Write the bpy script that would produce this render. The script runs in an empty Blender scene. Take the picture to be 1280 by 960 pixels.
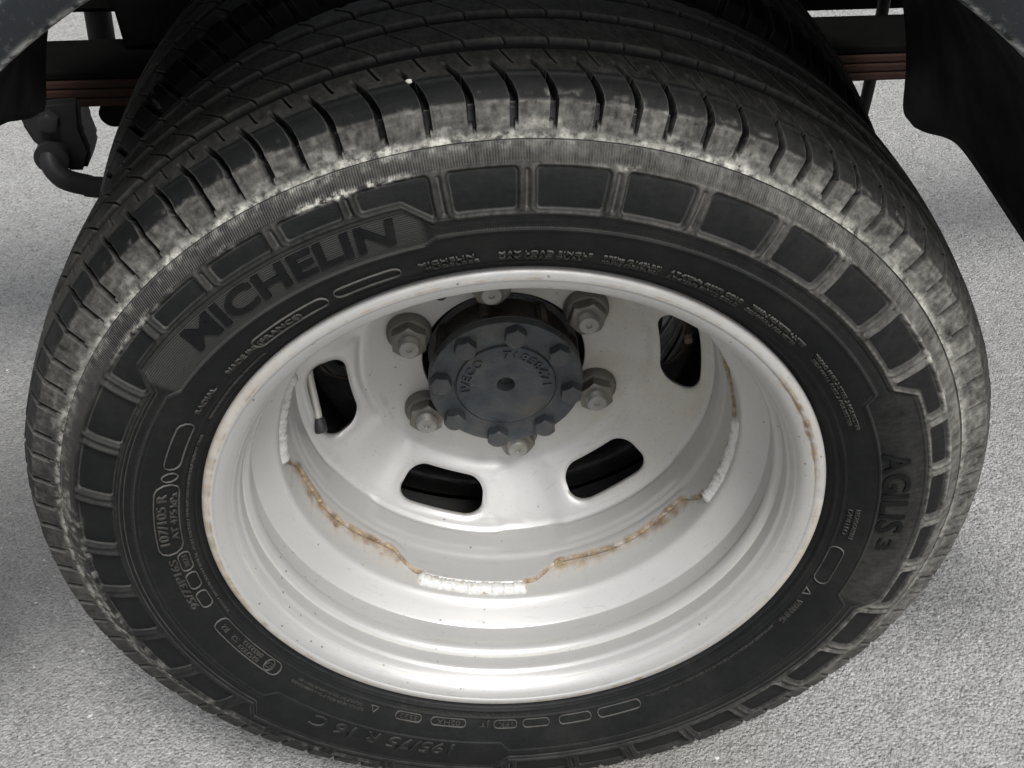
import bpy, bmesh, math, random
import numpy as np
from mathutils import Matrix, Vector

random.seed(7)
RNG = np.random.default_rng(11)
scene = bpy.context.scene
COL = scene.collection

# ------------------------------------------------------------------ camera
AX = 0.335                                   # axle height above the asphalt
def rot(a, b, c):
    rz = lambda t: Matrix.Rotation(t, 3, 'Z')
    return rz(a) @ Matrix.Rotation(b, 3, 'X') @ rz(c)
cam_data = bpy.data.cameras.new('camera')
cam = bpy.data.objects.new('camera', cam_data)
COL.objects.link(cam)
M = rot(-0.0016864, 0.8594973, -0.0855491).to_4x4()
M.translation = Vector((0.0037012, -0.6722467, 0.6502989 + AX))
cam.matrix_world = M
cam_data.sensor_width = 36.0
cam_data.lens = 1506.2078 * 36.0 / 1280.0
cam_data.clip_start = 0.02
cam_data.clip_end = 200.0
scene.camera = cam

# ------------------------------------------------------------------ light
SUN_EL, SUN_AZ = math.radians(58), math.radians(28)     # azimuth measured from the camera side towards +X
sdir = Vector((math.cos(SUN_EL) * math.sin(SUN_AZ), -math.cos(SUN_EL) * math.cos(SUN_AZ), math.sin(SUN_EL)))
world = bpy.data.worlds.new('World')
scene.world = world
world.use_nodes = True
wn = world.node_tree.nodes
wl = world.node_tree.links
bg = wn['Background']
sky = wn.new('ShaderNodeTexSky')
sky.sky_type = 'NISHITA'
sky.sun_disc = False
sky.sun_elevation = SUN_EL
sky.sun_rotation = math.atan2(sdir.x, sdir.y)
sky.air_density = 1.0
sky.dust_density = 4.0
hs = wn.new('ShaderNodeHueSaturation')
hs.inputs['Saturation'].default_value = 0.22            # overcast: nearly colourless sky
wl.new(sky.outputs[0], hs.inputs['Color'])
wl.new(hs.outputs[0], bg.inputs[0])
bg.inputs[1].default_value = 0.10
sun_d = bpy.data.lights.new('sun', 'SUN')
sun_d.energy = 2.2
sun_d.angle = math.radians(18)
sun_d.color = (1.0, 0.985, 0.965)
sun = bpy.data.objects.new('sun', sun_d)
COL.objects.link(sun)
sun.rotation_euler = sdir.to_track_quat('Z', 'Y').to_euler()
scene.view_settings.view_transform = 'Standard'
scene.view_settings.look = 'None'
scene.view_settings.gamma = 1.0
scene.view_settings.exposure = 0.9

# ------------------------------------------------------------------ helpers
D2R = math.pi / 180.0
def sstep(a, b, x):
    t = np.clip((x - a) / (b - a), 0, 1)
    return t * t * (3 - 2 * t)

def vnoise(x, y, seed=0):
    xi = np.floor(x).astype(np.int64); yi = np.floor(y).astype(np.int64)
    xf = x - xi; yf = y - yi
    u = xf * xf * (3 - 2 * xf); v = yf * yf * (3 - 2 * yf)
    def h(a, b):
        n = (a * 374761393 + b * 668265263 + seed * 982451653) & 0xFFFFFFFF
        n = ((n ^ (n >> 13)) * 1274126177) & 0xFFFFFFFF
        n = n ^ (n >> 16)
        return (n & 0xFFFF) / 65535.0
    return (h(xi, yi) * (1 - u) + h(xi + 1, yi) * u) * (1 - v) + (h(xi, yi + 1) * (1 - u) + h(xi + 1, yi + 1) * u) * v

def fbm(x, y, seed=0, oct=4):
    s = 0; a = 0.5; t = 0
    for k in range(oct):
        s = s + a * vnoise(x * 2 ** k, y * 2 ** k, seed + k * 17); t += a; a *= 0.5
    return s / t

def grid_faces(n, m, wrap=False):
    i = np.arange(n if wrap else n - 1)[:, None]; j = np.arange(m - 1)[None, :]
    i2 = (i + 1) % n
    return np.stack([i * m + j, i2 * m + j, i2 * m + j + 1, i * m + j + 1], -1).reshape(-1, 4)

def mesh_np(name, V, F, mat, parent=None, smooth=True, uv=None, attrs=None):
    me = bpy.data.meshes.new(name)
    V = np.asarray(V, np.float32); F = np.asarray(F, np.int32)
    k = F.shape[1]
    me.vertices.add(len(V)); me.vertices.foreach_set('co', V.ravel())
    me.loops.add(F.size); me.loops.foreach_set('vertex_index', F.ravel())
    me.polygons.add(len(F))
    me.polygons.foreach_set('loop_start', np.arange(0, F.size, k, dtype=np.int32))
    me.polygons.foreach_set('loop_total', np.full(len(F), k, np.int32))
    me.polygons.foreach_set('use_smooth', np.full(len(F), smooth))
    if uv is not None:
        l = me.uv_layers.new(name='polar')
        l.data.foreach_set('uv', np.asarray(uv, np.float32)[F.ravel()].ravel())
    for a, val in (attrs or {}).items():
        at = me.attributes.new(a, 'FLOAT', 'POINT')
        at.data.foreach_set('value', np.asarray(val, np.float32).ravel())
    me.update(calc_edges=True)
    me.validate()
    return link(name, me, mat, parent)

def link(name, me, mat, parent=None):
    if mat is not None and not me.materials:
        me.materials.append(mat)
    o = bpy.data.objects.new(name, me)
    COL.objects.link(o)
    if parent is not None:
        o.parent = parent
    return o

def thing(name, label, cat, loc=(0, 0, 0), group=None):
    o = bpy.data.objects.new(name, None)
    COL.objects.link(o)
    o.location = loc; o.empty_display_size = 0.05
    o['label'] = label; o['category'] = cat
    if group: o['group'] = group
    return o

def tag(o, label, cat, group=None):
    o['label'] = label; o['category'] = cat
    if group: o['group'] = group
    return o

def flat_edges(o, ang=35):
    me = o.data
    me.polygons.foreach_set('use_smooth', np.ones(len(me.polygons), bool))
    me.set_sharp_from_angle(angle=math.radians(ang))
    return o

def ring_pts(R, Y, th):                      # polar -> wheel coordinates (origin on the ground under the axle)
    return np.stack([R * np.cos(th), Y + 0 * th, R * np.sin(th) + AX], -1)

def revolve(name, prof, mat, parent=None, n=180, attrs=None, ang=None, closed=False):
    prof = np.asarray(prof, float)           # rows (R, Y)
    th = np.linspace(0, 2 * np.pi, n, endpoint=False)
    R = np.repeat(prof[None, :, 0], n, 0); Y = np.repeat(prof[None, :, 1], n, 0); T = np.repeat(th[:, None], len(prof), 1)
    V = np.stack([R * np.cos(T), Y, R * np.sin(T) + AX], -1).reshape(-1, 3)
    F = grid_faces(n, len(prof), True)
    at = {k: f(R, Y, T).ravel() for k, f in (attrs or {}).items()}
    o = mesh_np(name, V, F, mat, parent, True, None, at)
    if ang: flat_edges(o, ang)
    return o

def smooth_prof(pts, per=6):                 # Catmull-Rom through (R, Y) points
    P = np.asarray(pts, float); P = np.vstack([2 * P[0] - P[1], P, 2 * P[-1] - P[-2]])
    out = []
    for i in range(1, len(P) - 2):
        for t in np.linspace(0, 1, per, endpoint=False):
            a, b, c, d = P[i - 1], P[i], P[i + 1], P[i + 2]
            out.append(0.5 * (2 * b + (c - a) * t + (2 * a - 5 * b + 4 * c - d) * t * t + (3 * b - a - 3 * c + d) * t ** 3))
    out.append(P[-2])
    return np.array(out)

def tube(name, path, rad, mat, parent=None, n=16, cap=True):
    P = [Vector(p) for p in path]
    bm = bmesh.new(); rings = []
    up = Vector((0, 0, 1))
    for i, p in enumerate(P):
        d = (P[min(i + 1, len(P) - 1)] - P[max(i - 1, 0)]).normalized()
        s = d.cross(up)
        if s.length < 1e-3: s = d.cross(Vector((1, 0, 0)))
        s.normalize(); t = s.cross(d).normalized()
        r = rad[i] if hasattr(rad, '__len__') else rad
        rings.append([bm.verts.new(p + (s * math.cos(a) + t * math.sin(a)) * r) for a in np.linspace(0, 2 * math.pi, n, endpoint=False)])
    for a, b in zip(rings, rings[1:]):
        for k in range(n):
            bm.faces.new((a[k], a[(k + 1) % n], b[(k + 1) % n], b[k]))
    if cap:
        bm.faces.new(rings[0][::-1]); bm.faces.new(rings[-1])
    bmesh.ops.recalc_face_normals(bm, faces=bm.faces)
    me = bpy.data.meshes.new(name); bm.to_mesh(me); bm.free()
    return flat_edges(link(name, me, mat, parent), 50)

def bez(pts, n=10):
    return [tuple(v) for v in np.array(smooth3(pts, n))]
def smooth3(pts, per):
    P = np.asarray(pts, float); P = np.vstack([2 * P[0] - P[1], P, 2 * P[-1] - P[-2]])
    out = []
    for i in range(1, len(P) - 2):
        for t in np.linspace(0, 1, per, endpoint=False):
            a, b, c, d = P[i - 1], P[i], P[i + 1], P[i + 2]
            out.append(0.5 * (2 * b + (c - a) * t + (2 * a - 5 * b + 4 * c - d) * t * t + (3 * b - a - 3 * c + d) * t ** 3))
    out.append(P[-2])
    return out

def box(name, lo, hi, mat, parent=None, bevel=0.003):
    bm = bmesh.new()
    bmesh.ops.create_cube(bm, size=1)
    lo = Vector(lo); hi = Vector(hi)
    for v in bm.verts:
        v.co = Vector(((lo[k] + hi[k]) / 2 + v.co[k] * (hi[k] - lo[k]) for k in range(3)))
    if bevel:
        bmesh.ops.bevel(bm, geom=list(bm.edges), offset=bevel, segments=2, affect='EDGES')
    me = bpy.data.meshes.new(name); bm.to_mesh(me); bm.free()
    return flat_edges(link(name, me, mat, parent), 40)

# ------------------------------------------------------------------ materials
class NT:
    def __init__(self, name):
        self.m = bpy.data.materials.new(name); self.m.use_nodes = True
        self.t = self.m.node_tree; self.b = self.t.nodes['Principled BSDF']
        self.co = None
    def n(self, typ, **kw):
        nd = self.t.nodes.new(typ)
        for k, v in kw.items(): setattr(nd, k, v)
        return nd
    def put(self, sock, v):
        if hasattr(v, 'is_output') or isinstance(v, bpy.types.NodeSocket): self.t.links.new(v, sock)
        elif isinstance(v, (tuple, list)) and len(v) == 3 and sock.type == 'RGBA': sock.default_value = (*v, 1)
        else: sock.default_value = v
    def coord(self):
        if not self.co: self.co = self.n('ShaderNodeTexCoord').outputs['Object']
        return self.co
    def noise(self, scale, detail=4, rough=0.55, vec=None, dist=0.0):
        nd = self.n('ShaderNodeTexNoise'); nd.inputs['Scale'].default_value = scale
        nd.inputs['Detail'].default_value = detail; nd.inputs['Roughness'].default_value = rough
        nd.inputs['Distortion'].default_value = dist
        self.put(nd.inputs['Vector'], vec or self.coord()); return nd.outputs['Fac']
    def voro(self, scale, feat='F1', vec=None, out='Distance'):
        nd = self.n('ShaderNodeTexVoronoi', feature=feat); nd.inputs['Scale'].default_value = scale
        self.put(nd.inputs['Vector'], vec or self.coord()); return nd.outputs[out]
    def ramp(self, v, a, b, c=0.0, d=1.0):
        nd = self.n('ShaderNodeMapRange'); nd.clamp = True
        for k, x in zip(('Value', 'From Min', 'From Max', 'To Min', 'To Max'), (v, a, b, c, d)): self.put(nd.inputs[k], x)
        return nd.outputs[0]
    def math(self, op, a, b=0.0):
        nd = self.n('ShaderNodeMath', operation=op); self.put(nd.inputs[0], a); self.put(nd.inputs[1], b); return nd.outputs[0]
    def mul(self, a, b): return self.math('MULTIPLY', a, b)
    def add(self, a, b): return self.math('ADD', a, b)
    def mix(self, f, a, b):
        nd = self.n('ShaderNodeMix', data_type='RGBA'); self.put(nd.inputs[0], f); self.put(nd.inputs[6], a); self.put(nd.inputs[7], b); return nd.outputs[2]
    def attr(self, name):
        nd = self.n('ShaderNodeAttribute'); nd.attribute_name = name; return nd.outputs['Fac']
    def scale(self, vec, s):
        nd = self.n('ShaderNodeMapping'); nd.inputs['Scale'].default_value = s; self.put(nd.inputs[0], vec); return nd.outputs[0]
    def bump(self, h, strength=0.3, dist=0.001, nrm=None):
        nd = self.n('ShaderNodeBump'); nd.inputs['Strength'].default_value = strength; nd.inputs['Distance'].default_value = dist
        self.put(nd.inputs['Height'], h)
        if nrm: self.put(nd.inputs['Normal'], nrm)
        return nd.outputs[0]
    def out(self, col=None, rough=None, metal=None, nrm=None, spec=None):
        for k, v in (('Base Color', col), ('Roughness', rough), ('Metallic', metal), ('Normal', nrm), ('Specular IOR Level', spec)):
            if v is not None: self.put(self.b.inputs[k], v)
        return self.m

def mat_rubber(name, base=(0.0048, 0.0052, 0.0056), worn=0.8):
    t = NT(name)
    c = t.mix(t.noise(60, 5), tuple(x * 0.75 for x in base), tuple(x * 1.5 for x in base))
    c = t.mix(t.ramp(t.noise(13, 6, 0.7), 0.50, 0.72, 0, 0.5), c, (0.018, 0.0177, 0.0168))     # rubbed greyish areas
    dust = t.attr('dust'); mud = t.attr('mud')
    uvn = t.n('ShaderNodeUVMap'); uvn.uv_map = 'polar'
    streak = t.noise(1.0, 4, 0.65, t.scale(uvn.outputs[0], (520, 160, 1)))
    patch = t.add(t.mul(t.noise(38, 6, 0.7), 0.5), t.mul(t.noise(170, 5, 0.75), 0.5))
    dn = t.ramp(t.add(t.mul(patch, 0.65), t.mul(streak, 0.35)), 0.38, 0.64, 0.08, 1.15)
    c = t.mix(t.math('MINIMUM', t.mul(dust, dn), 0.95), c, t.mix(t.noise(25, 3), (0.120, 0.115, 0.102), (0.245, 0.238, 0.215)))
    mn = t.ramp(t.noise(140, 5, 0.7), 0.40, 0.62, 0, 1)
    c = t.mix(t.math('MINIMUM', t.mul(mud, mn), 0.9), c, t.mix(t.noise(90, 3), (0.33, 0.32, 0.275), (0.52, 0.51, 0.47)))
    # moulded micro ribs and hatching
    sep = t.n('ShaderNodeSeparateXYZ'); t.put(sep.inputs[0], uvn.outputs[0])
    ribs = t.math('SINE', t.mul(sep.outputs[0], 2 * math.pi * 1240))
    hatch = t.mul(t.math('SINE', t.mul(t.add(sep.outputs[0], t.mul(sep.outputs[1], 0.55)), 2 * math.pi * 1300)),
                  t.math('SINE', t.mul(t.add(sep.outputs[0], t.mul(sep.outputs[1], -0.55)), 2 * math.pi * 1300)))
    rel = t.add(t.mul(ribs, t.mul(t.attr('ribs'), 0.30)), t.mul(hatch, t.mul(t.attr('hatch'), 0.22)))
    rel = t.add(rel, t.mul(t.noise(700, 3), 0.22))
    rel = t.add(rel, t.mul(t.noise(120, 4), 0.30))
    crest = t.mul(t.ramp(ribs, 0.0, 1.0, 0.0, 0.30), t.attr('ribs'))
    c = t.mix(crest, c, (0.10, 0.098, 0.09))
    c = t.mix(t.mul(t.attr('hatch'), t.ramp(hatch, -0.3, 0.6, 0.10, 0.75)), c, (0.062, 0.0615, 0.059))  # hatching tinted paler for the light its fine ridges catch
    geo = t.n('ShaderNodeNewGeometry')
    sn = t.n('ShaderNodeSeparateXYZ'); t.put(sn.inputs[0], geo.outputs['True Normal']); ny = sn.outputs[1]
    # rubbed, dusty edges of the mouldings
    c = t.mix(t.mul(t.ramp(geo.outputs['Pointiness'], 0.512, 0.57, 0, worn) if worn else t.ramp(t.math('ABSOLUTE', ny), 0.80, 0.40, 0, 0.6), t.ramp(t.noise(55, 4), 0.3, 0.6, 0.35, 1)), c, (0.075, 0.074, 0.070))
    rough = t.ramp(t.add(dust, t.mul(t.noise(30, 4), 0.5)), 0.1, 1.0, 0.50, 0.85)
    return t.out(c, rough, 0.0, t.bump(rel, 0.8, 0.0009), 0.12)

def mat_paint(name):
    t = NT(name)
    base = t.mix(t.noise(14, 4), (0.388, 0.387, 0.382), (0.448, 0.447, 0.442))
    dirt = t.attr('dirt'); rust = t.attr('rust')
    base = t.mix(t.mul(dirt, t.ramp(t.noise(24, 6, 0.65), 0.3, 0.7, 0.45, 1.0)), base, t.mix(t.noise(60, 3), (0.29, 0.265, 0.21), (0.39, 0.365, 0.305)))
    base = t.mix(t.ramp(t.noise(5.5, 5, 0.6), 0.45, 0.7, 0, 0.35), base, (0.315, 0.315, 0.31))      # dull, unevenly weathered paint
    scr = t.ramp(t.noise(1.0, 3, 0.5, t.scale(t.coord(), (30, 260, 30)), 2.0), 0.66, 0.69, 0, 0.35)
    base = t.mix(scr, base, (0.29, 0.28, 0.26))
    fine = t.ramp(t.noise(420, 3, 0.6), 0.60, 0.70, 0, 0.55)
    base = t.mix(t.mul(fine, t.add(dirt, 0.15)), base, (0.22, 0.18, 0.12))
    sp = t.ramp(t.voro(85), 0.055, 0.10, 1, 0)
    sp2 = t.mul(t.ramp(t.voro(190), 0.05, 0.10, 1, 0), t.ramp(t.noise(17, 3), 0.50, 0.62, 0, 0.7))
    base = t.mix(sp2, base, (0.16, 0.12, 0.075))
    sp = t.mul(sp, t.ramp(t.noise(11, 3), 0.42, 0.56, 0, 0.8))
    base = t.mix(sp, base, (0.10, 0.085, 0.06))
    rn = t.ramp(t.noise(95, 6, 0.7), 0.34, 0.60, 0, 1)
    rc = t.mix(t.ramp(t.noise(190, 5, 0.7), 0.36, 0.66), (0.050, 0.029, 0.015), (0.29, 0.225, 0.145))
    rmask = t.math('MINIMUM', t.mul(rust, rn), 1.0)
    base = t.mix(rmask, base, rc)
    rough = t.add(t.ramp(t.add(dirt, rmask), 0, 1, 0.30, 0.74), t.mul(t.noise(45, 3), 0.08))
    metal = t.ramp(t.add(dirt, rmask), 0, 0.9, 0.5, 0.0)
    b = t.bump(t.add(t.mul(t.noise(900, 2), 0.05), t.mul(t.noise(70, 3), 0.22)), 0.35, 0.001)
    return t.out(base, rough, metal, b, 0.5)

def mat_weld(name):
    t = NT(name)
    c = t.mix(t.ramp(t.noise(170, 5, 0.7), 0.54, 0.70), (0.44, 0.438, 0.425), (0.25, 0.19, 0.12))
    return t.out(c, 0.42, 0.1, t.bump(t.noise(330, 4), 0.6, 0.0012), 0.3)

def mat_rustedge(name):
    t = NT(name)
    c = t.mix(t.noise(120, 5, 0.7), (0.20, 0.12, 0.05), (0.50, 0.37, 0.20))
    c = t.mix(t.ramp(t.noise(60, 4), 0.55, 0.65), c, (0.6, 0.57, 0.5))
    return t.out(c, 0.8, 0.0, t.bump(t.noise(300, 4), 0.6, 0.001))

def mat_cast(name, a=(0.022, 0.026, 0.031), b=(0.045, 0.050, 0.057), rough=0.5, dusty=0.35, dcol=(0.14, 0.125, 0.10), worn=0.5):
    t = NT(name)
    c = t.mix(t.noise(70, 5), a, b)
    geo = t.n('ShaderNodeNewGeometry')
    edge = t.ramp(geo.outputs['Pointiness'], 0.51, 0.58, 0, worn)
    c = t.mix(t.mul(t.ramp(t.noise(30, 6, 0.65), 0.45, 0.75, 0, 1), dusty), c, dcol)
    c = t.mix(edge, c, dcol)
    return t.out(c, t.ramp(t.noise(50, 4), 0.3, 0.7, rough - 0.1, rough + 0.18), 0.0, t.bump(t.add(t.noise(420, 3), t.mul(t.noise(130, 4, 0.65), 2.2)), 0.55, 0.0009), 0.45)

def mat_steel(name, a=(0.070, 0.065, 0.057), b=(0.20, 0.19, 0.17), metal=0.5, rough=0.5):
    t = NT(name)
    c = t.mix(t.noise(90, 5, 0.6), a, b)
    c = t.mix(t.ramp(t.noise(35, 5), 0.44, 0.70, 0, 0.75), c, (0.17, 0.152, 0.118))
    return t.out(c, t.ramp(t.noise(60, 3), 0.3, 0.7, rough - 0.1, rough + 0.15), metal, t.bump(t.noise(500, 3), 0.3, 0.0004))

def mat_simple(name, a, b, rough, scale=40, metal=0.0, bump=0.2, spec=0.5):
    t = NT(name)
    c = t.mix(t.noise(scale, 5, 0.6), a, b)
    return t.out(c, t.ramp(t.noise(scale * 0.7, 4), 0.3, 0.7, rough - 0.08, rough + 0.1), metal, t.bump(t.noise(scale * 6, 3), bump, 0.0006), spec)

def mat_asphalt(name):
    t = NT(name)
    big = t.noise(1.1, 4); mid = t.noise(28, 4, 0.6); fine = t.noise(330, 4, 0.72); grit = t.voro(300); cell = t.voro(300, out='Color'); cell2 = t.voro(240, out='Color')
    sc = t.n('ShaderNodeSeparateColor'); t.put(sc.inputs[0], cell)
    s2 = t.n('ShaderNodeSeparateColor'); t.put(s2.inputs[0], cell2)
    c = t.mix(t.ramp(mid, 0.3, 0.7), (0.30, 0.30, 0.296), (0.385, 0.385, 0.380))
    c = t.mix(t.ramp(sc.outputs[0], 0.3, 1.0, 0, 0.55), c, (0.54, 0.535, 0.525))
    c = t.mix(t.ramp(sc.outputs[1], 0.78, 0.98, 0, 0.55), c, (0.12, 0.12, 0.118))
    c = t.mix(t.ramp(s2.outputs[0], 0.93, 0.99, 0, 0.45), c, (0.50, 0.49, 0.46))
    c = t.mix(t.ramp(fine, 0.47, 0.35, 0, 0.75), c, (0.10, 0.10, 0.098))
    c = t.mix(t.ramp(big, 0.42, 0.62, 0, 0.25), c, (0.27, 0.267, 0.26))
    def stain_shade(x, y, r):
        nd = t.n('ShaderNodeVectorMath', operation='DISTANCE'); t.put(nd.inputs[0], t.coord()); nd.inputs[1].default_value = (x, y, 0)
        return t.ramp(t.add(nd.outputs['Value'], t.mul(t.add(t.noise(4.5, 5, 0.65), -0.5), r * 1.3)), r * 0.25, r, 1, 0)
    c = t.mix(t.mul(stain_shade(-.66, .30, .42), 0.5), c, (0.135, 0.133, 0.128))      # shade left of the wheel, painted in as a soft dark patch
    c = t.mix(t.mul(stain_shade(.05, -.08, .22), 0.55), c, (0.22, 0.205, 0.18))        # brownish drip patch in front
    c = t.mix(t.mul(stain_shade(.66, .42, .30), 0.35), c, (0.17, 0.168, 0.162))
    h = t.add(t.mul(fine, 1.1), t.add(t.mul(t.ramp(grit, 0, 0.7, 1, 0), 0.5), t.add(t.mul(t.noise(110, 3, 0.6), 1.0), t.mul(sc.outputs[2], 0.25))))
    return t.out(c, 0.88, 0.0, t.bump(h, 1.0, 0.0050), 0.3)

RUBBER = mat_rubber('dusty_rubber')
LETTER = mat_rubber('lettering_rubber', (0.0048, 0.0052, 0.0058), 0.0)
BIGLETTER = mat_rubber('big_lettering_rubber', (0.0030, 0.0033, 0.0038), 0.02)
PAINT = mat_paint('silver_wheel_paint')
WELD = mat_weld('painted_weld')
RUSTEDGE = mat_rustedge('rusty_plate_edge')
CAST = mat_cast('hub_cast_iron', (0.013, 0.0165, 0.020), (0.042, 0.050, 0.058), 0.5, 0.55, (0.10, 0.09, 0.072))
CASTB = mat_cast('bolt_iron', (0.014, 0.0165, 0.020), (0.044, 0.049, 0.056), 0.5, 0.45, (0.09, 0.08, 0.065), worn=0.0)
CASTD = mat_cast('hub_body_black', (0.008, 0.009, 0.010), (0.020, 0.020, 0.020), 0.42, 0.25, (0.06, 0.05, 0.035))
STEEL = mat_steel('nut_steel')
STUDM = mat_steel('stud_steel', (0.20, 0.198, 0.19), (0.30, 0.295, 0.28), 0.5, 0.5)
BLACKPL = mat_simple('black_liner_plastic', (0.006, 0.006, 0.0065), (0.011, 0.011, 0.0115), 0.7, 30, spec=0.08)
def mat_fender(name):
    t = NT(name)
    c = t.mix(t.noise(18, 4), (0.009, 0.0112, 0.0132), (0.016, 0.0188, 0.0215))
    c = t.mix(t.ramp(t.noise(330, 3, 0.6), 0.60, 0.70, 0, 0.45), c, (0.07, 0.074, 0.075))
    w = t.mul(t.attr('wear'), t.ramp(t.noise(80, 6, 0.75), 0.42, 0.60, 0, 1))
    c = t.mix(w, c, (0.42, 0.42, 0.40))
    return t.out(c, t.ramp(t.noise(12, 4), 0.3, 0.7, 0.30, 0.46), 0.0, t.bump(t.noise(260, 3), 0.15, 0.0005), 0.3)
FENDERM = mat_fender('grey_fender_plastic')
CHASSIS = mat_simple('black_chassis_paint', (0.0025, 0.0025, 0.0025), (0.005, 0.0048, 0.0046), 0.85, 30, spec=0.0)  # near-black tone also stands in for missing shade from above
RUSTLEAF = mat_simple('rusty_spring_steel', (0.008, 0.004, 0.003), (0.026, 0.0115, 0.0075), 0.85, 45, spec=0.15)  # rust colour darkened to stand in for shade over the spring
GREYMET = mat_simple('grey_bracket_metal', (0.009, 0.0092, 0.0095), (0.018, 0.018, 0.018), 0.55, 40, spec=0.15)
CAPPL = mat_simple('valve_cap_plastic', (0.015, 0.015, 0.016), (0.03, 0.03, 0.03), 0.45, 60)
STEMM = mat_simple('valve_stem_metal', (0.42, 0.39, 0.33), (0.62, 0.60, 0.55), 0.45, 60, 0.2)
BRASS = mat_simple('valve_brass', (0.36, 0.25, 0.17), (0.48, 0.36, 0.26), 0.5, 60, 0.3)
STONE = mat_simple('pale_stone', (0.40, 0.39, 0.35), (0.56, 0.55, 0.51), 0.85, 120, 0.0, 0.6)
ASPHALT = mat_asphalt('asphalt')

# ------------------------------------------------------------------ ground
gx = np.concatenate([np.linspace(-60, -3, 8), np.linspace(-2.6, 2.6, 60), np.linspace(3, 60, 8)])
G = np.stack(np.meshgrid(gx, gx, indexing='ij'), -1).reshape(-1, 2)
gz = (fbm(G[:, 0] * 1.4 + 50, G[:, 1] * 1.4 + 50, 3, 3) - 0.5) * 0.006
near = np.exp(-((G[:, 0] / 0.5) ** 2 + (G[:, 1] / 0.5) ** 2))
gz = gz * (1 - near)
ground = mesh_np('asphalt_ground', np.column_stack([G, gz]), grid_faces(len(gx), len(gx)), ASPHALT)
ground['kind'] = 'structure'

# ------------------------------------------------------------------ the wheel
wheel = thing('truck_wheel', 'outer truck wheel with silver deep-dish steel rim and dusty black tyre, facing the viewer', 'wheel', (0, 0, 0), 'dual rear truck wheels')

YC = 0.010                                   # middle plane of the tyre
PR = np.array([.2180, .2225, .229, .235, .245, .258, .272, .286, .298, .308, .318])
PY = np.array([-.064, -.0685, -.0738, -.078, -.084, -.0895, -.0925, -.0925, -.0905, -.0865, -.079])
_d = smooth_prof(np.column_stack([PR, PY]), 16)
def side_y(R): return np.interp(R, _d[:, 0], _d[:, 1])
def side_n(R):
    e = 4e-4; dy = (side_y(R + e) - side_y(R - e)) / (2 * e)
    s = np.sqrt(1 + dy * dy)
    return dy / s, -1 / s                    # outward normal (dR, dY)
def squash(V):                               # the loaded tyre stands flat on the asphalt
    V = V.copy(); z = V[..., 2]
    low = z < 0.004
    V[..., 2] = np.where(low, 0.004 * np.exp((np.minimum(z, .004) - 0.004) / 0.02) - 0.002, z)
    return V

DIV = np.array([95.1, 105.2, 114.3, 124, 133.8, 144, 154, 164.1, 174, 183.2, 193.3, 203.5, 213.6, 223.6, 233.8, 244.2, 254.5, 264.8,
                275.6, 285.5, 296.3, 306.3, 316.2, 327, 337.5, 347.3, 356.9, 367.1, 376.6, 387, 396.4, 406.6, 415.8, 426, 435.7, 445.6])
DIV = np.concatenate([DIV - 360, DIV, DIV + 360])

def winbox(th, a, b, w0, w1):                # th in degrees: 1 inside [a, b], linear ramps of w0 (at a), w1 (at b)
    x = np.minimum(np.clip((th - a) / w0, 0, 1), np.clip((b - th) / w1, 0, 1))
    return x
TH0 = -90.0
def boxes(td):                               # td in [-90, 270]
    mich = winbox(td, 96.6, 142.2, 3.0, 2.6)
    agi = winbox(td, -23.0, 25.0, 2.6, 2.6)
    siz = np.maximum(winbox(td, 216.0, 264.5, 2.4, 2.6), winbox(td, -144.0, -95.5, 2.4, 2.6))
    return mich, agi, siz

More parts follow.
